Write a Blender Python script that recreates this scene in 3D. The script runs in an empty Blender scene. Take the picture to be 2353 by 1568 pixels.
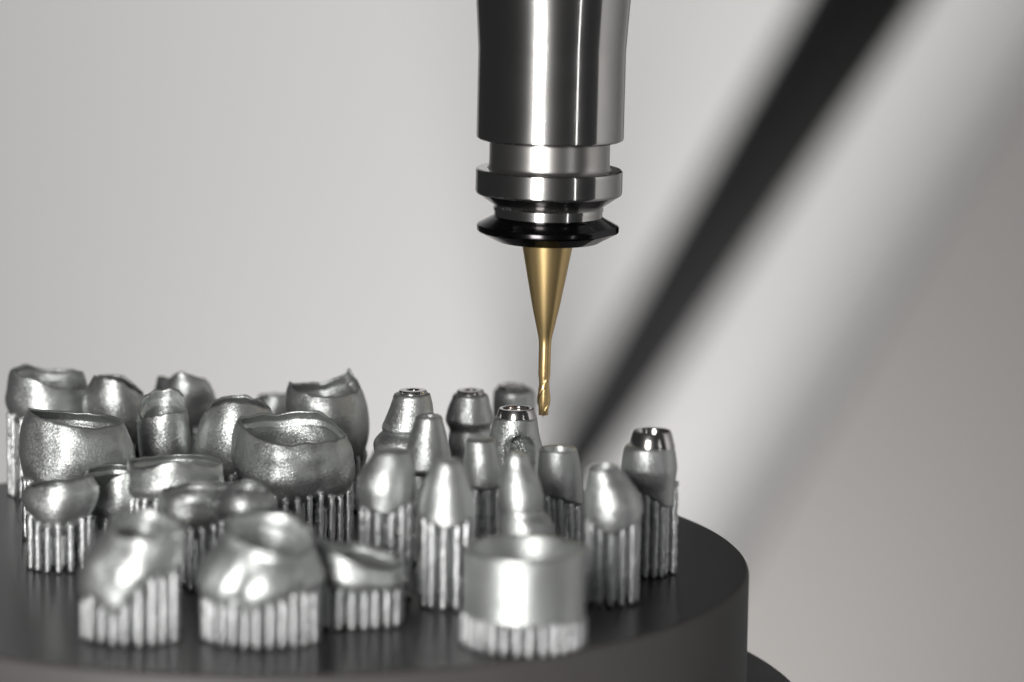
import bpy, bmesh, math, random
import numpy as np
from mathutils import Vector, noise, Matrix
from mathutils.bvhtree import BVHTree
# 1 unit = 1 cm. The build plate top is z = 0.
sc = bpy.context.scene
R_ = math.radians
# ------------------------------------------------------------------ camera
F = 8732.0; CX, CY = 1176.5, 784.0; HC = 7.25; D0 = 33.0
PITCH = math.atan((784 + 676) / F); ROLL = R_(0.8)
cam_d = bpy.data.cameras.new('camera'); cam = bpy.data.objects.new('camera', cam_d)
sc.collection.objects.link(cam); sc.camera = cam
cam.location = (0, -D0, HC)
cam.rotation_euler = (Matrix.Rotation(math.pi / 2 - PITCH, 3, 'X') @ Matrix.Rotation(ROLL, 3, 'Z')).to_euler()
cam_d.sensor_width = 36; cam_d.lens = 36 * F / 2353; cam_d.clip_end = 1000; cam_d.clip_start = 1
cam_d.dof.use_dof = True; cam_d.dof.focus_distance = 33.3
cam_d.dof.aperture_fstop = cam_d.lens * 1e-3 / 0.70      # 0.70 cm wide opening
# ------------------------------------------------------------------ world and lamps
w = bpy.data.worlds.new('World'); sc.world = w; w.use_nodes = True
w.node_tree.nodes['Background'].inputs[0].default_value = (.97, .98, 1, 1)
w.node_tree.nodes['Background'].inputs[1].default_value = 0.035
def lamp(name, loc, target, sx, sy, power, col=(1, 1, 1)):
    l = bpy.data.lights.new(name, 'AREA'); l.shape = 'RECTANGLE'; l.size = sx; l.size_y = sy
    l.energy = power; l.color = col
    o = bpy.data.objects.new(name, l); sc.collection.objects.link(o); o.location = loc
    o.rotation_euler = (Vector(target) - Vector(loc)).to_track_quat('-Z', 'Y').to_euler()
    return o
def polar(az, dist, z):    # azimuth from the direction towards the camera, + is to the right
    return (dist * math.sin(R_(az)) + .3, -dist * math.cos(R_(az)), z)
lamp('key_softbox', polar(-19, 46, 4), (0.3, 0, 3), 13, 40, 29500, (1, .985, .96))
lamp('strip_lamp', polar(41, 46, 4), (0.3, 0, 3), .7, 38, 800, (1, 1, 1))
lamp('wall_lamp', (4, 62, 34), (5, 110, -4), 26, 8, 18800, (1, .995, .99))
lamp('low_wall_fill', (5, 76, -34), (4, 110, -15), 14, 5, 9500, (1, .97, .94))  # unseen fill light, added to brighten the lower back wall
lamp('side_wall_fill', (24, -14, 12), (44, 12, 2), 10, 20, 5500, (1, .985, .96))  # added fill light, makes the side wall reflect bright in the steel
sc.view_settings.view_transform = 'Standard'; sc.view_settings.look = 'None'
sc.view_settings.exposure = 0; sc.view_settings.gamma = 1
# ------------------------------------------------------------------ helpers
_rot = Matrix.Rotation(math.pi / 2 - PITCH, 3, 'X') @ Matrix.Rotation(ROLL, 3, 'Z')
def at(X, Y, yw):
    """photo position + distance plane -> (x, z)"""
    d = _rot @ Vector(((X - CX) / F, -(Y - CY) / F, -1))
    t = (yw + D0) / d.y
    return d.x * t, HC + d.z * t
def dfix(d, X):
    """distance of the plate point seen at photo column X on the row where a thing of nominal distance d stands"""
    Y = 63307 / d - 676
    r = _rot @ Vector(((X - CX) / F, -(Y - CY) / F, -1))
    return r.y * (-HC / r.z)
def link(o, parent=None):
    sc.collection.objects.link(o)
    if parent is not None: o.parent = parent
    return o
def empty(name, loc, label, cat, group=None):
    o = link(bpy.data.objects.new(name, None)); o.location = loc; o.empty_display_size = .2
    o['label'] = label; o['category'] = cat
    if group: o['group'] = group
    return o
def mesh_obj(name, verts, faces, mat, parent=None, smooth=True, sharp=None):
    me = bpy.data.meshes.new(name); me.from_pydata([tuple(v) for v in verts], [], faces)
    me.materials.append(mat)
    if smooth:
        me.polygons.foreach_set('use_smooth', [True] * len(me.polygons))
        if sharp: me.set_sharp_from_angle(angle=R_(sharp))
    me.update()
    return link(bpy.data.objects.new(name, me), parent)
def grid_faces(rows, n, close_first=False, close_last=False):
    f = []
    for i in range(rows - 1):
        a = i * n; b = a + n
        for j in range(n):
            k = (j + 1) % n
            f.append((a + j, a + k, b + k, b + j))
    if close_first: f.append(tuple(range(n - 1, -1, -1)))
    if close_last: f.append(tuple((rows - 1) * n + j for j in range(n)))
    return f
def lathe(name, prof, mat, parent=None, n=96, sharp=35, c0=True, c1=True):
    v = []
    for r, z in prof:
        for j in range(n):
            a = 2 * math.pi * j / n; v.append((r * math.cos(a), r * math.sin(a), z))
    return mesh_obj(name, v, grid_faces(len(prof), n, c0, c1), mat, parent, True, sharp)
def periodic(ctrl):
    c = sorted(ctrl.items()); a = [x for x, _ in c]; b = [y for _, y in c]; n = len(a)
    A = [a[-2] - 360, a[-1] - 360] + a + [a[0] + 360, a[1] + 360] if n > 1 else None
    B = [b[-2], b[-1]] + b + [b[0], b[1]] if n > 1 else None
    def f(t):
        if n == 1: return b[0]
        t %= 360
        for i in range(1, len(A) - 2):
            if A[i] <= t <= A[i + 1]:
                h = A[i + 1] - A[i]; u = (t - A[i]) / h
                m0 = (B[i + 1] - B[i - 1]) / (A[i + 1] - A[i - 1]) * h
                m1 = (B[i + 2] - B[i]) / (A[i + 2] - A[i]) * h
                lim = 1.4 * abs(B[i + 1] - B[i]) + 1e-4
                m0 = max(-lim, min(lim, m0)); m1 = max(-lim, min(lim, m1))
                u2 = u * u; u3 = u2 * u
                return (2*u3-3*u2+1)*B[i] + (u3-2*u2+u)*m0 + (-2*u3+3*u2)*B[i+1] + (u3-u2)*m1
        return b[0]
    return f
def catmull(pts, n):
    p = [np.array(q, float) for q in pts]; p = [2*p[0]-p[1]] + p + [2*p[-1]-p[-2]]
    out = []; m = len(pts) - 1
    for k in range(n + 1):
        s = k / n * m; i = min(int(s), m - 1); u = s - i
        a, b, c, d = p[i], p[i+1], p[i+2], p[i+3]
        out.append(.5 * (2*b + (c-a)*u + (2*a-5*b+4*c-d)*u*u + (3*b-a-3*c+d)*u**3))
    return out
# ------------------------------------------------------------------ materials
def mat(name, base, rough, metal=1.0, bump=0, scale=60, var=0.0, aniso=0, detail=3, turned=0, spec=None, rvar=0.0, bdist=.02, coat=0, haze=0, hrough=.38, grain=0):
    m = bpy.data.materials.new(name); m.use_nodes = True
    nt = m.node_tree; N = nt.nodes; L = nt.links; p = N['Principled BSDF']
    p.inputs['Base Color'].default_value = (*base, 1); p.inputs['Roughness'].default_value = rough
    p.inputs['Metallic'].default_value = metal; p.inputs['Anisotropic'].default_value = aniso
    p.inputs['Coat Weight'].default_value = coat; p.inputs['Coat Roughness'].default_value = .12
    if spec is not None: p.inputs['Specular IOR Level'].default_value = spec
    tc = N.new('ShaderNodeTexCoord')
    src = tc.outputs['Object']
    if turned:
        mp = N.new('ShaderNodeMapping'); mp.inputs['Scale'].default_value = (.02, .02, turned)
        L.new(src, mp.inputs[0]); tsrc = mp.outputs[0]
        nn = N.new('ShaderNodeTexNoise'); nn.inputs['Scale'].default_value = 6; nn.inputs['Detail'].default_value = 4
        L.new(tsrc, nn.inputs['Vector'])
        b0 = N.new('ShaderNodeBump'); b0.inputs['Strength'].default_value = .12; b0.inputs['Distance'].default_value = .002
        L.new(nn.outputs['Fac'], b0.inputs['Height'])
    if bump:
        n1 = N.new('ShaderNodeTexNoise'); n1.inputs['Scale'].default_value = scale; n1.inputs['Detail'].default_value = detail
        n1.inputs['Roughness'].default_value = .65; L.new(src, n1.inputs['Vector'])
        b = N.new('ShaderNodeBump'); b.inputs['Strength'].default_value = bump; b.inputs['Distance'].default_value = bdist
        L.new(n1.outputs['Fac'], b.inputs['Height'])
        if turned: L.new(b0.outputs[0], b.inputs['Normal'])
        L.new(b.outputs[0], p.inputs['Normal'])
    elif turned: L.new(b0.outputs[0], p.inputs['Normal'])
    if var or rvar:
        n2 = N.new('ShaderNodeTexNoise'); n2.inputs['Scale'].default_value = 3.5; n2.inputs['Detail'].default_value = 5
        n2.inputs['Roughness'].default_value = .6
        L.new(src, n2.inputs['Vector'])
        if var:
            mx = N.new('ShaderNodeMix'); mx.data_type = 'RGBA'
            mx.inputs[6].default_value = (*[c * (1 - var) for c in base], 1)
            mx.inputs[7].default_value = (*[min(1, c * (1 + var)) for c in base], 1)
            L.new(n2.outputs['Fac'], mx.inputs[0]); L.new(mx.outputs[2], p.inputs['Base Color'])
        if rvar:
            mr = N.new('ShaderNodeMapRange'); mr.inputs[1].default_value = .3; mr.inputs[2].default_value = .7
            mr.inputs[3].default_value = rough - rvar; mr.inputs[4].default_value = rough + rvar
            L.new(n2.outputs['Fac'], mr.inputs[0]); L.new(mr.outputs[0], p.inputs['Roughness'])
    if grain:       # sintered powder grains: each reflects a little differently
        vo = N.new('ShaderNodeTexVoronoi'); vo.inputs['Scale'].default_value = grain; L.new(src, vo.inputs['Vector'])
        sp_ = N.new('ShaderNodeSeparateColor'); L.new(vo.outputs['Color'], sp_.inputs[0])
        mr = N.new('ShaderNodeMapRange'); mr.inputs[3].default_value = rough - .07; mr.inputs[4].default_value = rough + .06
        L.new(sp_.outputs[0], mr.inputs[0]); L.new(mr.outputs[0], p.inputs['Roughness'])
        # facet tilt per grain
        vm = N.new('ShaderNodeVectorMath'); vm.operation = 'SUBTRACT'; vm.inputs[1].default_value = (.5, .5, .5)
        L.new(vo.outputs['Color'], vm.inputs[0])
        vs = N.new('ShaderNodeVectorMath'); vs.operation = 'SCALE'; vs.inputs['Scale'].default_value = .17; L.new(vm.outputs[0], vs.inputs[0])
        va = N.new('ShaderNodeVectorMath'); va.operation = 'ADD'
        L.new(vs.outputs[0], va.inputs[0]); L.new(b.outputs[0], va.inputs[1])
        vn = N.new('ShaderNodeVectorMath'); vn.operation = 'NORMALIZE'; L.new(va.outputs[0], vn.inputs[0])
        L.new(vn.outputs[0], p.inputs['Normal'])
    if haze:        # a second, broader lobe: the fine machining scatter every ground metal has
        p2 = N.new('ShaderNodeBsdfPrincipled')
        p2.inputs['Base Color'].default_value = (*base, 1); p2.inputs['Metallic'].default_value = metal; p2.inputs['Roughness'].default_value = hrough
        for k in ('Base Color', 'Normal'):
            if p.inputs[k].is_linked: L.new(p.inputs[k].links[0].from_socket, p2.inputs[k])
        ms = N.new('ShaderNodeMixShader'); ms.inputs[0].default_value = haze
        L.new(p.outputs[0], ms.inputs[1]); L.new(p2.outputs[0], ms.inputs[2]); L.new(ms.outputs[0], N['Material Output'].inputs[0])
    return m
M_PRINT = mat('blasted_metal', (.60, .618, .61), .41, bump=.5, scale=55, var=.12, bdist=.006, detail=2, grain=85, haze=.36, hrough=.6)
M_PIN = mat('printed_pin_metal', (.80, .81, .82), .36, bump=.7, scale=45, bdist=.010, grain=62, haze=.25, hrough=.6)
M_POL = mat('polished_metal', (.62, .60, .59), .1, bump=.06, scale=24, bdist=.01, haze=.2, hrough=.3)
M_STEEL = mat('ground_steel', (.50, .49, .48), .09, var=.1, rvar=.03, haze=.24, hrough=.26)
M_SATIN = mat('turned_steel', (.52, .505, .49), .3, var=.12, turned=90)
M_DARK = mat('dark_steel', (.06, .057, .06), .16, var=.1)
M_GOLD = mat('gold_coated_carbide', (.82, .60, .29), .24, var=.07, turned=80, haze=.4, hrough=.45)
M_PLATE = mat('graphite_plate', (.024, .022, .024), .28, metal=0, bump=.1, scale=130, var=.04, spec=.25, bdist=.002)
M_PSIDE = mat('plate_side', (.075, .071, .070), .5, metal=0, bump=.15, scale=50, var=.08, spec=.3, bdist=.006)
M_LOWER = mat('black_anodised', (.022, .022, .024), .35, metal=0, bump=.1, scale=40, var=.1, spec=.3, bdist=.006)
M_WALL = mat('pale_painted_wall', (.66, .66, .662), .7, metal=0, bump=.1, scale=2, var=.03)
M_PANEL = mat('grey_painted_panel', (.238, .231, .226), .6, metal=0, bump=.1, scale=2, var=.04)
M_BAR = mat('black_rubber', (.013, .013, .014), .7, metal=0, bump=.2, scale=6, var=.15, spec=.2)
# ------------------------------------------------------------------ setting
def box(name, a, b, m, parent=None, bev=.15):
    bm = bmesh.new(); bmesh.ops.create_cube(bm, size=1)
    for v in bm.verts:
        v.co = Vector([a[i] + (v.co[i] + .5) * (b[i] - a[i]) for i in range(3)])
    bmesh.ops.bevel(bm, geom=bm.edges[:], offset=bev, segments=2, affect='EDGES')
    me = bpy.data.meshes.new(name); bm.to_mesh(me); bm.free(); me.materials.append(m)
    return link(bpy.data.objects.new(name, me), parent)
wall = box('back_wall', (-60, 110, -60), (60, 111.5, 70), M_WALL); wall['kind'] = 'structure'
side = box('side_wall', (44, -10, -60), (45.5, 109.9, 70), M_WALL); side['kind'] = 'structure'
dark_box = box('added_dark_box', (3, 107, 12), (43.8, 109.8, 69), M_BAR); dark_box['kind'] = 'structure'  # unseen dark box, added to darken the reflection on the plate's right
def slab(name, pts, yw, th, m):
    """a sheet of real thickness whose outline is given at distance yw"""
    n = len(pts); v = [(x, yw, z) for x, z in pts] + [(x, yw + th, z) for x, z in pts]
    f = [tuple(range(n)), tuple(range(2*n-1, n-1, -1))] + [(i, i + n, (i+1) % n + n, (i+1) % n) for i in range(n)]
    return mesh_obj(name, v, f, m, None, False)
YP = 102
e0 = Vector(at(2353, 175, YP)); e1 = Vector(at(1735, 1250, YP)); ed = (e1 - e0).normalized()
ptop = e0 - ed * 20; pbot = e1 + ed * 20
pan = slab('grey_panel', [tuple(ptop), tuple(pbot), (38, pbot.y), (38, ptop.y)], YP, 1.2, M_PANEL)
pan['label'] = 'out of focus grey slanting panel behind the plate on the right'; pan['category'] = 'panel'
def strut():
    x0, z0 = at(1980, 0, 66); x1, z1 = at(1400, 930, 96)
    P0 = Vector((x0, 66, z0)); P1 = Vector((x1, 96, z1)); d = P1 - P0
    a = P0 - d * .55; b = P1 + d * .3
    n = 40; rings = 24; v = []
    q = d.normalized(); s1 = q.cross(Vector((0, 1, 0))).normalized(); s2 = q.cross(s1)
    for i in range(rings):
        t = i / (rings - 1); c = a.lerp(b, t); r = 1.5 - .46 * t
        for j in range(n):
            an = 2 * math.pi * j / n; v.append(c + s1 * r * math.cos(an) + s2 * r * math.sin(an))
    o = mesh_obj('diagonal_strut', v, grid_faces(rings, n, True, True), M_BAR, None, True, 60)
    o['label'] = 'blurred thick black diagonal bar crossing in front of the pale wall'; o['category'] = 'bar'
strut()
PCX, PCY, PR = -2.01, -1.07, 4.07
plate = empty('build_plate', (PCX, PCY, 0), 'round dark grey build plate carrying all the printed metal parts', 'plate')
lathe('plate_top', [(.01, 0), (2, 0), (PR - .045, 0)], M_PLATE, plate, 300, 50, True, False)
lathe('plate_rim', [(PR - .045, -.0005), (PR - .03, -.002), (PR - .008, -.02), (PR, -.045), (PR, -1.20), (PR - .02, -1.22), (.01, -1.22)], M_PSIDE, plate, 300, 40, False, True)
low = lathe('clamping_flange', [(.01, 0), (4.56, 0), (4.60, -.03), (4.62, -.08), (4.62, -1.6), (.01, -1.6)], M_LOWER, None, 300, 40)
low.location = (PCX, PCY, -1.225)
low['label'] = 'wider black round flange underneath the grey plate'; low['category'] = 'flange'
# ------------------------------------------------------------------ support pins
rnd = random.Random(4)
def pin_mesh(seed, rows):
    rr = random.Random(seed); v = []; n = 10
    for i in range(rows):
        t = i / (rows - 1); 
        for j in range(n):
            a = 2 * math.pi * j / n
            r = .0272 * (1 + .34 * noise.noise(Vector((math.cos(a) * 1.2, math.sin(a) * 1.2, t * rows * .8 + seed * 9))) * 1.6)
            v.append((r * math.cos(a), r * math.sin(a), t))
    me = bpy.data.meshes.new('support_pin'); me.from_pydata(v, [], grid_faces(rows, n, True, True))
    me.polygons.foreach_set('use_smooth', [True] * len(me.polygons)); me.materials.append(M_PIN)
    return me
PINS = [[pin_mesh(s + 10 * k, rows) for s in range(4)] for k, rows in enumerate((10, 18, 28))]
def outline(verts):
    p = sorted({(round(x, 3), round(y, 3)) for x, y, z in verts})
    def half(q):
        h = []
        for c in q:
            while len(h) > 1 and (h[-1][0]-h[-2][0])*(c[1]-h[-2][1]) - (h[-1][1]-h[-2][1])*(c[0]-h[-2][0]) <= 0: h.pop()
            h.append(c)
        return h
    return half(p)[:-1] + half(p[::-1])[:-1]
def add_pins(root, verts, faces, sp=.1, inset=.05, rings=2, ext=None, lowcut=None):
    tree = BVHTree.FromPolygons([tuple(v) for v in verts], faces)
    vv = [v for v in verts if lowcut is None or v[2] < lowcut]
    ol = outline(vv); cx = sum(p[0] for p in ol) / len(ol); cy = sum(p[1] for p in ol) / len(ol)
    for k in range(rings):
        q = []
        for x, y in ol:
            d = math.hypot(x - cx, y - cy); f = max(.05, (d - inset - k * sp * 1.7) / d); q.append((cx + (x-cx)*f, cy + (y-cy)*f))
        seg = []; tot = 0
        for i in range(len(q)):
            a, b = q[i], q[(i+1) % len(q)]; l = math.hypot(b[0]-a[0], b[1]-a[1]); seg.append((tot, l, a, b)); tot += l
        if k == 0: n = max(4, int(tot / sp)); off = rnd.random() * sp
        else: off = off * tot / tot0
        tot0 = tot
        for i in range(n):
            s = (i * tot / n + off) % tot
            for t0, l, a, b in seg:
                if t0 <= s <= t0 + l:
                    u = (s - t0) / max(l, 1e-6); x = a[0] + (b[0]-a[0])*u; y = a[1] + (b[1]-a[1])*u; break
            x += rnd.uniform(-.007, .007); y += rnd.uniform(-.007, .007)
            hit = tree.ray_cast(Vector((x, y, -5)), Vector((0, 0, 1)))
            if hit[0] is None: continue
            h = hit[0].z + .012
            if h < .06: continue
            o = bpy.data.objects.new('support_pin', PINS[0 if h < .4 else 1 if h < .75 else 2][rnd.randrange(4)])
            o.location = (x, y, .0); o.scale = (1, 1, h); o.rotation_euler = (0, 0, rnd.random() * 6)
            link(o, root)
# ------------------------------------------------------------------ crown copings
COP_G = 'tooth shaped metal copings standing on pins on the left of the plate'
def coping(label, xc, d, w, rim, ybot, dr=.86, rimr=.82, lean=0, lobes=(.05, .035), ph=(0, 0), prof=None, cusp=.05, seed=1,
           depth=.7, th=.019, lump=.02, pinr=2, step=True, sq=0.0, furrow=(), flare=.10):
    d = dfix(d, xc); yw = d - D0; base_x, _ = at(xc, 1300, yw)
    root = empty('crown_coping', (base_x, yw, 0), label, 'dental coping', COP_G)
    px = d / F; rx = w / 2 * px; ry = rx * dr
    prof = prof or [(0, .10), (.32, .03), (.60, .0), (.85, .14), (.99, .40), (.97, .66), ((.97 + rimr) / 2 + .02, .85), (rimr, 1)]
    P = catmull(prof, 34)
    rimf = periodic(rim); botf = periodic(ybot if isinstance(ybot, dict) else {0: ybot, 180: ybot})
    n = 120; ln = lean * px; V = []
    def zr(deg):
        a = R_(deg); return at(xc + lean + math.cos(a) * w / 2 * rimr, rimf(deg), yw + ry * rimr * math.sin(a))[1]
    def zb(deg):
        a = R_(deg); return at(xc + math.cos(a) * w / 2 * .6, botf(deg), yw + ry * .6 * math.sin(a))[1]
    ZR = [zr(360 * j / n) for j in range(n)]; ZB = [zb(360 * j / n) for j in range(n)]; mb = sum(ZB) / n
    ZS = []; k = 1
    def radial(j):
        a = 2 * math.pi * j / n
        return 1 + lobes[0] * math.cos(2*a + ph[0]) + lobes[1] * math.cos(4*a + ph[1]) + .5 * lobes[1] * math.cos(3*a + ph[0]*2) + sq * abs(math.sin(2*a)) ** 2
    def pt(j, r, t, off=0.0):
        a = 2 * math.pi * j / n; R = radial(j); r = max(r, 0)
        q = min(1, r / .6); zb_ = mb + (ZB[j] - mb) * q
        rw = R if r > .5 else 1 + (R - 1) * r / .5
        x = (rx * r * rw - off) * math.cos(a) if r * rx > off else 0
        y = (ry * r * rw - off) * math.sin(a) if r * rx > off else 0
        z = zb_ * (1 - t) + ZR[j] * t
        z -= cusp * math.exp(-((r - .58) / .2) ** 2) * (1 if t < .3 else 0) * math.cos(4 * a + ph[1]) * (1 - t)
        for fa, fw, fd in furrow:      # grooves between the lobes of the tooth
            da = (math.degrees(a) - fa + 180) % 360 - 180
            g = 1 - fd * math.exp(-(da / fw) ** 2) * max(0, 1 - t * 1.15) ** .8 * min(1, r * 1.6)
            x *= g; y *= g
        x += ln * (t - .5)
        nv = Vector((x * 2.3 + seed * 7.1, y * 2.3, z * 2.3))
        dsp = lump * (noise.noise(nv) * 1.4 + .4 * noise.noise(nv * 3.1)) * min(1, r * 2)
        x += dsp * math.cos(a); y += dsp * math.sin(a); z += dsp * .3
        if t > .93:      # ragged fine edge
            z += (t - .93) / .07 * .018 * noise.noise(Vector((a * 3.3, seed, 0))) + (t-.93)/.07*.003*noise.noise(Vector((a * 19, seed, 3)))
        return (x, y, z)
    for r, t in P:
        for j in range(n): V.append(pt(j, r, t))
    nout = len(P)
    inner = [(rimr, 1, .35), (rimr + .0, .985, 1.0)]
    for q in range(1, 22):
        t = 1 - q / 21 * depth
        k = min(range(len(P)), key=lambda i: abs(P[i][1] - t) + (9 if P[i][0] < .5 else 0))
        rr = P[k][0]
        for i in range(nout // 2, nout - 1):
            if P[i][1] <= t <= P[i+1][1]:
                u = (t - P[i][1]) / (P[i+1][1] - P[i][1]); rr = P[i][0] + (P[i+1][0] - P[i][0]) * u
        o = 1.0 + (1.5 if step and t < .86 else .0) 
        inner.append((min(rr, rimr + flare), t, o))
    rows = nout
    for r, t, o in inner:
        for j in range(n): V.append(pt(j, r, t, th * o))
        rows += 1
    r0, t0, o0 = inner[-1]
    for f in (.8, .5, .2):
        for j in range(n):
            x, y, z = pt(j, r0, t0, th * o0); V.append((x * f + ln * (t0-.5) * (1-f), y * f, z + .02 * math.cos(3 * 2*math.pi*j/n) * f)); 
        rows += 1
    faces = grid_faces(rows, n, True, True)
    # centre the lean about mid height: the pins stand under the lower body
    o = mesh_obj('cup', V, faces, M_PRINT, root, True, None)
    of = grid_faces(nout, n, True, False)
    zs = sorted(v[2] for v in V[:nout * n]); 
    add_pins(root, V[:nout * n], of, rings=pinr, lowcut=mb + .55 * (sum(ZR)/n - mb))
    return root
coping('back left open coping with a ragged rim and pins at the far left', 110, 34.9, 188,
       {180:850,130:838,108:846,90:848,50:849,28:858,10:884,0:893,315:896,290:893,265:877,230:862,205:850}, {270:985,180:972,0:980,90:970}, rimr=.9, seed=2, lobes=(.02,.03), sq=.05)
coping('large open coping with pointed left rim tip, in front of the ragged far left one', 176, 33.1, 262,
       {180:941,165:941,140:944,90:946,30:957,0:966,325:978,300:985,270:978,245:970,215:957,198:948}, {270:1165,180:1130,0:1140,90:1120}, rimr=.81, seed=3, ph=(.5, .8), lobes=(.02,.03), lump=.03)
coping('dark saddle shaped coping with one high left peak in the back row', 272, 34.6, 152,
       {90:859,125:860,150:863,180:870,45:878,15:898,0:906,330:902,300:888,270:872,240:866,210:866}, 1050, rimr=.72, seed=5, lump=.03)
coping('back row coping with a small dark horn on its left and a bright ridge', 425, 35.4, 142,
       {180:866,160:864,135:868,90:872,45:872,10:888,0:893,330:876,290:862,262:856,245:862,225:872,205:872}, 1000, rimr=.8, seed=6, ph=(1, 0), lump=.035)
coping('small narrow cup with a tall arched back wall between the two biggest copings', 376, 33.8, 126,
       {90:894,60:893,120:898,30:906,150:915,180:945,0:940,330:948,300:949,270:953,240:960,210:960}, 1085, rimr=.86, seed=7, dr=.9, lobes=(.0,.02))
coping('big domed coping with its opening turned away, left of the largest open coping', 545, 33.75, 194,
       {90:908,115:910,135:916,180:950,45:916,0:940,330:936,300:927,270:923,245:926,225:934,200:948}, 1120, rimr=.76, seed=8, lobes=(.02,.03))
coping('barely visible dark coping peeking out at the very back left of the spiked one', 632, 36.0, 92, {0:908,90:905,180:909,270:908}, 995, rimr=.7, seed=9)
coping('tall back coping with a sharp spike on its right rim', 750, 34.3, 186,
       {180:880,172:879,160:882,110:880,92:878,76:869,62:862,55:860,50:857,44:846,38:855,30:866,20:873,8:884,0:890,330:903,300:911,270:911,240:904,210:896,190:886},
       {270:1075,0:1062,180:1060,90:1050}, rimr=.83, seed=10, lean=-14, lobes=(.01,.03), sq=.03)
coping('largest coping in sharp focus with a wide oval opening and line inside its rim', 671, 32.9, 288,
       {180:966,150:957,129:953,107:952,88:944,68:943,45:956,24:977,0:996,330:1010,300:1018,270:1023,245:1015,225:1004,202:985},
       {270:1170,300:1160,0:1150,180:1130,225:1160,90:1120}, rimr=.84, seed=11, ph=(.3,1.2), lump=.03, furrow=((306, 9, .10), (235, 14, .05)), lobes=(.015,.03), cusp=.06)
coping('low coping with layered arched rim, just left of and before the largest coping', 400, 32.2, 224,
       {180:1056,150:1051,120:1046,90:1045,60:1044,30:1052,0:1066,330:1072,300:1066,270:1062,240:1078,210:1080,195:1068}, 1160, rimr=.9, seed=12, lump=.03)
coping('small folded coping with a bright V shaped ridge at the left middle', 268, 32.4, 146,
       {90:1067,135:1070,180:1084,45:1072,0:1095,315:1096,292:1088,270:1100,240:1120,210:1106}, 1205, rimr=.88, seed=13, lump=.045, ph=(1.4,.3))
coping('pointed coping low on bright separate pins at the left, mirrored in the plate', 137, 31.95, 166,
       {180:1116,90:1098,0:1092,270:1113,315:1104,225:1118}, {270:1252,300:1244,240:1244,180:1200,0:1212,90:1200}, rimr=.86, seed=14,
       prof=[(0,.06),(.25,.03),(.5,.08),(.78,.26),(.96,.5),(1.0,.75),(.86,1)], cusp=.0, lump=.02)
coping('blurred coping with a bright patch in the middle of the left group', 450, 31.35, 186,
       {180:1126,90:1106,0:1110,270:1134,225:1134,315:1133}, {270:1228,180:1210,0:1215,90:1190}, rimr=.87, seed=15, lump=.035)
coping('small blurred dome with a round highlight in front of the largest coping', 566, 31.0, 136,
       {180:1126,135:1110,90:1103,45:1108,0:1126,270:1132,315:1132,225:1128}, 1205, rimr=.7, seed=16)
coping('wide open front coping with a bright inside and two bulging lobes on thick pins', 603, 29.5, 292,
       {180:1208,150:1182,120:1174,90:1172,60:1180,30:1205,0:1236,330:1262,300:1276,270:1270,240:1251,215:1236,195:1222},
       {270:1415,300:1405,0:1385,180:1392,230:1405,90:1380}, rimr=.72, lean=40, seed=17, lobes=(.0,.03), ph=(0, .7), lump=.022, cusp=.02, dr=.8, th=.034, furrow=((246, 11, .2), (318, 11, .16)), flare=-.03,
       prof=[(0,.06),(.3,.03),(.6,.02),(.86,.13),(1,.34),(.97,.52),(.82,.74),(.715,.88),(.73,1)])
coping('low blurred slanting coping on short pins, right of the wide open front one', 818, 30.0, 214,
       {180:1236,135:1240,90:1245,45:1268,0:1302,315:1312,270:1292,240:1272,210:1248}, {270:1368,180:1350,0:1362,90:1350}, rimr=.9, seed=18, lump=.025)
coping('front left blurred coping with a bright round belly and layered folded top', 303, 29.5, 226,
       {90:1168,135:1172,180:1205,45:1182,0:1212,315:1226,285:1240,270:1243,240:1240,210:1226}, {270:1412,240:1400,180:1375,0:1370,300:1400,90:1370},
       rimr=.80, lean=80, seed=19, lump=.018, th=.03, furrow=((315, 14, .14),), ph=(.9,.2), dr=.85,
       prof=[(0,.08),(.3,.03),(.55,.0),(.78,.12),(.92,.34),(.97,.55),(.88,.76),(.79,.9),(.80,1)], flare=-.02)
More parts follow.
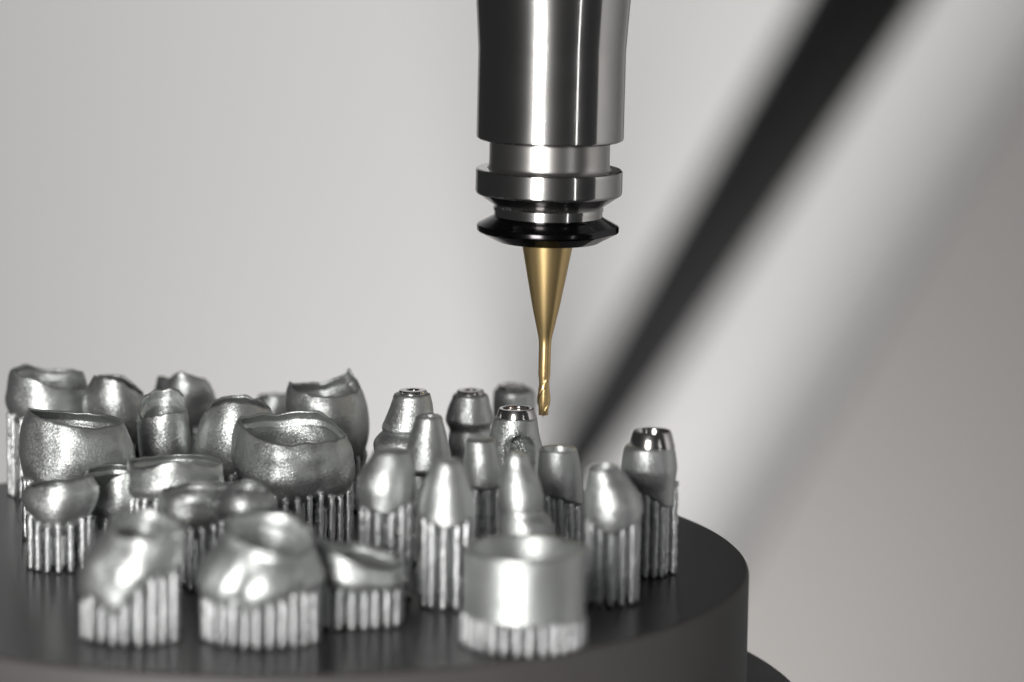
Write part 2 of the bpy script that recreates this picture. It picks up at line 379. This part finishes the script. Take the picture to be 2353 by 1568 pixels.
# ------------------------------------------------------------------ abutments
AB_G = 'cone shaped metal abutments and caps on the right of the plate'
def body_profile(rows, xc, yw):
    return [(at(xc, y, yw)[1], r * (yw + D0) / F) for y, r in rows]
def abutment(label, rows, d, bot=None, cap=None, hollow=None, dr=1.0, seed=1, lump=.008, pins=True, dent=None, sx=(0, 0), n=110, nr=60, name='implant_abutment', hang=0):
    """rows: (photo y, radius, centre x) from top down; bot: lower edge by angle"""
    xc = rows[-1][2]; d = dfix(d, xc); yw = d - D0
    bx, _ = at(xc, 1300, yw); root = empty(name, (bx, yw, 0), label, 'abutment', AB_G)
    px = d / F
    Z = [at(x, y, yw)[1] for y, r, x in rows]; Rr = [r * px for y, r, x in rows]; X = [at(x, y, yw)[0] - bx for y, r, x in rows]
    # smooth interpolation downwards
    Zs, Rs, Xs = Z[::-1], Rr[::-1], X[::-1]
    fine = catmull(list(zip(Zs, Rs, Xs)), (len(Zs) - 1) * 10)
    fz = [f[0] for f in fine]; fr = [f[1] for f in fine]; fx = [f[2] for f in fine]
    for i in range(1, len(fz)): fz[i] = max(fz[i], fz[i-1] + 1e-5)
    ztop = Z[0]
    if bot is None: botf = lambda a: 0.0
    else:
        bf = periodic(bot)
        def botf(deg):
            a = R_(deg); rr = rows[-1][1]
            return max(0, at(xc + math.cos(a) * rr, bf(deg), yw + rr * px * math.sin(a))[1])
    V = []; ZB = [botf(360 * j / n) for j in range(n)]; mb = sum(ZB) / n
    def disp(x, y, z, a, k=1):
        nv = Vector((x * 3 + seed * 5.3, y * 3, z * 3)); s = lump * k * (noise.noise(nv) + .5 * noise.noise(nv * 3))
        return x + s * math.cos(a), y + s * math.sin(a), z
    rows_n = 0
    for f in (.05, .4, .75, .93):
        for j in range(n):
            a = 2 * math.pi * j / n; r = np.interp(ZB[j], fz, fr); x0 = np.interp(ZB[j], fz, fx)
            V.append((x0 + r * f * math.cos(a), r * f * dr * math.sin(a), mb + (ZB[j] - mb) * f ** .5 - .02 * (1 - f) + (.0 if f < .9 else .0)))
        rows_n += 1
    for i in range(nr + 1):
        u = i / nr
        for j in range(n):
            a = 2 * math.pi * j / n; z = ZB[j] + .014 + (ztop - ZB[j] - .014) * u
            r = float(np.interp(z, fz, fr)); x0 = float(np.interp(z, fz, fx))
            if i == 0: r -= .006
            if i == nr: r -= .003
            if dent:
                da = (math.degrees(a) - dent[0] + 180) % 360 - 180; lx = R_(da) * r; lz = z - dent[1]
                q = math.hypot(lx / dent[2], (lz if lz > 0 else lz * .5) / dent[2])
                if q < 1:
                    k = min(1, (1 - q) / .10); r -= dent[3] * k * (1 + .35 * noise.noise(Vector((lx * 40, lz * 24, 1))))
                elif q < 1.25: r += .012 * (1.25 - q) / .25 + .006 * noise.noise(Vector((lx * 50, lz * 50, 1)))
            V.append(disp(x0 + r * math.cos(a), r * dr * math.sin(a), z, a, 0 if i > nr - 2 else 1))
        rows_n += 1
    nside = rows_n
    rt = Rr[0]; xt = X[0]
    if hollow: seq = [(1 - hollow[0] * .2, .006), (1 - hollow[0], .0), (1 - hollow[0] - .04, -.03), (1 - hollow[0] - .08, -hollow[1]), (.1, -hollow[1] - .01)]
    else: seq = [(.93, .006), (.5, .008), (.05, .008)]
    for f, dz in seq:
        for j in range(n):
            a = 2 * math.pi * j / n; V.append((xt + rt * f * math.cos(a), rt * f * dr * math.sin(a), ztop + dz))
        rows_n += 1
    mesh_obj('body', V, grid_faces(rows_n, n, True, True), M_PRINT, root, True, 50)
    if cap:       # polished washer-like disc: (bottom y, top y, lower radius, upper radius, centre x, hole ratio)
        yb, yt, r0, r1, cxx, ho = cap
        x0, z0 = at(cxx, yb, yw); _, z1 = at(cxx, yt, yw); r0 *= px; r1 *= px
        z0 = min(z0, ztop - .004)
        p = [(r0 * .6, z0), (r0, z0), (r0, z0 + .004), (r1 + .002, z1 - .012), (r1 - .004, z1 - .002), (r1 - .014, z1), (r1 * (ho + .08), z1), (r1 * ho, z1 - .008),
             (r1 * ho * .98, z1 - .05), (r1 * ho * .6, z1 - .055), (r1 * ho * .5, z1 - .02), (r1 * .05, z1 - .018)]
        c = lathe('polished_cap', p, M_POL, root, 96, 30, True, True); c.location = (x0 - bx, 0, 0)
    if pins and bot is not None:
        add_pins(root, V[:nside * n], grid_faces(nside, n, True, False), rings=2, inset=.045, lowcut=mb + .3, sp=.096)
    return root
abutment('sharp tall cone abutment with a thin polished disc on top, nearest the spiked coping',
         [(906,43,947.5),(930,49,945),(955,55.5,942),(978,61.5,938),(987,61,937),(992,58,936),(998,66,935),(1012,76,934),(1030,78,934),(1060,70,934),(1090,60,934),(1200,55,934)], 33.3,
         cap=(910,896,32.5,32.5,949,.42), seed=1, lump=.01)
abutment('abutment with shouldered cone and thin polished disc, middle one of the back trio',
         [(907,40,1081),(914,43,1081),(935,49,1080),(956,54.5,1078),(968,55,1078),(978,51,1078),(990,48,1080),(1000,51,1081),(1030,55,1081),(1100,56,1081),(1200,54,1081)], 34.3,
         cap=(912,896,31.3,31.3,1081,.42), seed=2, lump=.018)
abutment('rearmost blurred round shouldered abutment with polished disc, just left of the gold cutter',
         [(892,38,1179),(896,44,1180),(905,48,1181),(930,49.5,1181),(1000,51,1181),(1100,52,1181),(1200,52,1181)], 35.4,
         cap=(899,883,31.3,31.3,1174,.42), seed=3)
zc = at(1198, 1036, dfix(33.0, 1186) - D0 - .25)[1]
abutment('milled abutment beside the cutter tip with mirror bright top and dark hole in its side',
         [(958,49,1186),(965,51.5,1185),(993,57,1184),(1015,62,1184),(1040,68,1184),(1075,74,1184),(1130,76,1184),(1240,70,1184)], 33.0,
         cap=(957,938,47.5,41.5,1187,.72), seed=4, dent=(283, zc, .125, .10), n=220, nr=150, lump=.012)
abutment('plain steep cone with small flat top, right in front of the sharp tall cone',
         [(956,29,986),(960,32,986),(969,33,986),(973,35,986),(1000,43,985),(1030,51,984),(1060,59,983),(1075,61,982),(1084,54,980),(1090,44,975),(1100,42,970),(1240,42,966)], 32.2, seed=5,
         hollow=(.45, .03))
abutment('small blurred abutment behind the bullet, half hidden in the middle of the right group',
         [(1010,31,1104),(1014,35,1104),(1040,40,1107),(1080,47,1110),(1110,48,1112),(1126,42,1113)], 31.7, bot={270:1130,90:1110,0:1115,180:1115}, seed=6)
abutment('fat egg shaped abutment at the far left of the right group on thin pins',
         [(1034,36,900),(1038,42,900),(1060,53,896),(1085,63,890),(1115,68,886),(1150,66,885),(1185,64,885)], 30.9,
         bot={270:1186,300:1174,240:1176,0:1146,180:1150,90:1110}, seed=7)
b8 = abutment('tall bullet shaped abutment with a long tongue and bright vertical highlight, front centre',
         [(1058,29,1028),(1062,34,1028),(1085,44,1027),(1115,54,1027),(1150,63,1028),(1185,68,1029),(1215,66,1030)], 30.6,
         bot={270:1218,300:1208,240:1208,0:1178,180:1180,90:1110}, seed=8)
abutment('blurred bottle shaped abutment with a narrow neck and waist, behind the open ring',
         [(1042,24,1188),(1047,28,1188),(1064,31,1189),(1080,38,1191),(1105,47,1194),(1135,52,1197),(1160,53,1198),(1172,51,1199),(1180,53,1202),(1200,62,1208),(1230,66,1210),(1300,66,1210)], 31.0, seed=9)
abutment('abutment with open top and slanted underside on dark pins, right of the milled one',
         [(1032,43,1283),(1040,45,1284),(1065,49,1286),(1100,52,1288),(1140,50,1290),(1170,47,1291)], 32.0,
         bot={180:1130,225:1140,270:1150,315:1160,0:1164,90:1130}, hollow=(.2, .08), seed=10, cap=None)
abutment('large smooth egg shaped abutment on tall pins near the right edge of the plate',
         [(1072,34,1388),(1077,38,1388),(1095,47,1393),(1120,60,1401),(1150,69,1407),(1180,70,1409),(1230,66,1408)], 30.75,
         bot={270:1232,255:1230,300:1214,230:1214,0:1180,180:1182,90:1130}, hollow=(.16, .05), seed=11)
b12 = abutment('rightmost abutment with a polished hollow collar on top, at the edge of the plate',
         [(1023,56,1492),(1028,59.5,1491),(1036,62,1491),(1062,66,1491),(1078,67,1491),(1100,62,1493),(1130,52,1500),(1175,40,1508)], 31.7,
         bot={180:1110,225:1128,270:1150,300:1168,330:1168,0:1140,90:1100}, seed=12, pins=False)
def collar(root, xc, yb, yt, r0, r1, d):
    yw = root.location.y; px = (yw + D0) / F; x0, z0 = at(xc, yb, yw); _, z1 = at(xc, yt, yw); r0 *= px; r1 *= px
    p = [(r0 * .7, z0 - .02), (r0, z0 - .02), (r0, z0), (r1 + .004, z1 - .01), (r1 - .004, z1), (r1 * .86, z1), (r1 * .80, z1 - .02), (r1 * .72, z1 - .12), (r1 * .05, z1 - .13)]
    o = lathe('polished_collar', p, M_POL, root, 96, 30); o.location = (x0 - root.location.x, 0, 0)
collar(b12, 1497, 1024, 990, 55, 45, 31.7)
# pins of the rightmost abutment form a straight fan under its slanted underside
dg = bpy.context.evaluated_depsgraph_get()
b = [c for c in b12.children if c.name.startswith('body')][0]
tree = BVHTree.FromPolygons([v.co[:] for v in b.data.vertices], [p.vertices[:] for p in b.data.polygons])
for k in range(26):
    a = 2 * math.pi * k / 26; r = .15 if k % 2 else .08
    if k in (0, 3): a = (.05, .5)[k == 3]; r = .222
    x = r * math.cos(a) + (at(1492, 1080, b12.location.y)[0] - b12.location.x); y = r * math.sin(a)
    h = tree.ray_cast(Vector((x, y, -5)), Vector((0, 0, 1)))
    if h[0] is None: continue
    o = bpy.data.objects.new('support_pin', PINS[2][k % 4]); o.location = (x, y, 0); o.scale = (1, 1, h[0].z + .03); link(o, b12)
# smooth web joining the pins of the front bullet
xw, _ = at(992, 1300, b8.location.y)
wv = []; nn = 14
for i in range(nn):
    t = i / (nn - 1); z = at(985, 1225 + 135 * t, b8.location.y)[1]; wd = .10 + .10 * t
    for sx_, sy_ in ((-1, -1), (-.8, -1.25), (.8, -1.25), (1, -1), (1, 1), (-1, 1)):
        wv.append((xw - b8.location.x + sx_ * wd * .55 - .06 * t, sy_ * .05, z))
mesh_obj('web', wv, grid_faces(nn, 6, True, True), M_PRINT, b8, True, 50)
# open ring in front
def ring():
    d = dfix(29.4, 1205); yw = d - D0; bx, _ = at(1205, 1300, yw); px = d / F
    root = empty('open_ring', (bx, yw, 0), 'wide plain open metal ring on a circle of short thick pins at the very front', 'ring', None)
    R = 144 * px; zt = at(1205, 1258, yw)[1]; n = 160; V = []
    bf = periodic({270: 1442, 0: 1424, 180: 1408, 90: 1400, 225: 1430, 315: 1438})
    rows = 0
    def zb(j):
        a = 2 * math.pi * j / n; return at(1205 + 144 * math.cos(a), bf(math.degrees(a)), yw + R * math.sin(a))[1]
    for r, kind in ((R - .05, 'b'), (R - .012, 'b'), (R, 'b2')):
        for j in range(n):
            a = 2 * math.pi * j / n; V.append((r * math.cos(a), r * math.sin(a), zb(j) + (.012 if kind == 'b2' else 0)))
        rows += 1
    nb = rows
    for i in range(1, 13):
        for j in range(n):
            a = 2 * math.pi * j / n; z = zb(j) + .012; z = z + (zt - .012 - z) * i / 12
            rr = R - .004 * math.sin(i / 12 * math.pi) + .004 * noise.noise(Vector((math.cos(a)*2, math.sin(a)*2, z * 3)))
            V.append((rr * math.cos(a), rr * math.sin(a), z))
        rows += 1
    for r, z in ((R - .010, zt), (R - .055, zt), (R - .065, zt - .012), (R - .07, zt - .35), (R - .09, zt - .5), (.05, zt - .5)):
        for j in range(n):
            a = 2 * math.pi * j / n; V.append((r * math.cos(a), r * math.sin(a), z))
        rows += 1
    fc = grid_faces(rows, n, True, True)
    mesh_obj('ring_wall', V, fc, M_PRINT, root, True, 40)
    add_pins(root, V[:15 * n], grid_faces(15, n, True, True), rings=2, inset=.012, sp=.098)
ring()
# ------------------------------------------------------------------ tool holder and cutter
YT = .15; DT = YT + D0; PXT = DT / F
tx, tz = at(1248.3, 962, YT)
TILT = R_(1.29 - .8)
def zt_(y): return (962 - y) * PXT / math.cos(PITCH * .8)
holder = empty('tool_holder', (tx, YT, tz), 'polished steel cylindrical tool holder with two collars hanging above the parts', 'tool holder')
holder.rotation_euler = (0, TILT, 0)
def P(lst): return [(r * PXT, zt_(y)) for y, r in lst]
# spindle body: polished sleeve
sl = P([(317,20),(315,150),(311,166),(308.5,169.3),(306,170.2),(305,170.3),(300,170.3),(200,170.3),(114,170.3),(106,170.4),(98,170.8),(0,177.2),(-100,183.6),(-420,204),(-420,20)])
lathe('sleeve', sl, M_STEEL, holder, 256, 20)
lathe('neck', P([(386,20),(386,150),(381,146),(376,141.5),(370,139.6),(360,139.3),(300,139.3),(300,20)]), M_SATIN, holder, 256, 30)
lathe('upper_collar', P([(474,20),(474,128),(467,127),(463,128.5),(436,168),(433,169.6),(430,170.2),(429,170.2),(425,170.2),(388,170.2),(385,170.2),(381,169.2),(379,166),(378.5,140),(378.5,20)]), M_STEEL, holder, 256, 22)
lathe('groove', P([(498,20),(498,128),(492,126.5),(488,125.6),(470,125.6),(470,20)]), M_STEEL, holder, 256, 30)
def lower_collar():
    pr = P([(548,20),(548,112),(546.5,120),(525,161.5),(522,164.2),(518,165),(512,165),(509,163.5),(490,128),(487,125),(487,20)])
    n = 256; V = []
    for r, z in pr:
        for j in range(n):
            a = 2 * math.pi * j / n; rr = r
            for ca, hw in ((R_(332), .36), (R_(208), .30)):     # two milled flats
                dd = (a - ca + math.pi) % (2 * math.pi) - math.pi
                if abs(dd) < hw: rr = min(rr, 150 * PXT / max(math.cos(dd), .3)) if ca > 4 else rr
            V.append((rr * math.cos(a), rr * math.sin(a), z))
    return mesh_obj('lower_collar', V, grid_faces(len(pr), n, True, True), M_DARK, holder, True, 12)
lower_collar()
mill = empty('end_mill', (tx, YT, tz), 'slender gold coated cutter with tapering shank and fluted tip, held in the steel holder', 'milling cutter')
mill.rotation_euler = (0, TILT, 0)
lathe('shank', P([(862,6),(862,14.0),(855,14.2),(797,14.3),(785,14.6),(776,15.3),(768,16.6),(758,19),(700,32),(556,59.2),(530,64.5),(530,10)]), M_GOLD, mill, 128, 60)
def flutes():
    n = 128; rows = 150; V = []
    for i in range(rows + 1):
        y = 862 + (953 - 862) * i / rows; z = zt_(y); t = (y - 862) / 91
        R = np.interp(y, [862, 880, 890, 896, 935, 953], [14.0, 14.1, 15.2, 15.8, 15.0, 13.4]) * PXT
        dep = min(1, max(0, (y - 858) / 22)); tw = -(y - 862) / 91 * math.pi * 1.35
        for j in range(n):
            a = 2 * math.pi * j / n; u = ((a - tw - 2.3) % math.pi) / math.pi      # two flutes
            # sharp land, then a cut-in gullet
            if u < .16: k = 0
            elif u < .20: k = (u - .16) / .04
            else: k = .45 + .55 * (1 - (u - .20) / .80)
            if u > .97: k *= (1 - u) / .03
            r = R * (1 - .22 * k * dep)
            V.append((r * math.cos(a), r * math.sin(a), z))
    # cutting end
    for q, f in enumerate((.7, .35, .08)):
        for j in range(n):
            a = 2 * math.pi * j / n; v = V[rows * n + j]
            V.append((v[0] * f, v[1] * f, v[2] + .012 * (q + 1) - .0))
    o = mesh_obj('fluted_tip', V, grid_faces(rows + 4, n, True, True), M_GOLD, mill, True, 28)
    # two cutting teeth at the end
    for s in (0, 1):
        aa = -math.pi * 1.35 + 2.3 + .3 + s * math.pi; R = 12.6 * PXT; vv = []
        for rr, w0, h in ((.15, .10, .012), (.6, .16, .02), (.98, .20, .036)):
            for sg in (-1, 1):
                an = aa + sg * w0 / max(rr, .3) * .5
                vv += [(R * rr * math.cos(an), R * rr * math.sin(an), zt_(953) + .02)]
            an = aa - w0 / max(rr, .3) * .3
            vv += [(R * rr * math.cos(an), R * rr * math.sin(an), zt_(953) - h)]
        mesh_obj('cutting_tooth', vv, [(0,1,4,3),(1,2,5,4),(2,0,3,5),(3,4,7,6),(4,5,8,7),(5,3,6,8),(0,2,1),(6,7,8)], M_GOLD, mill, False)
flutes()
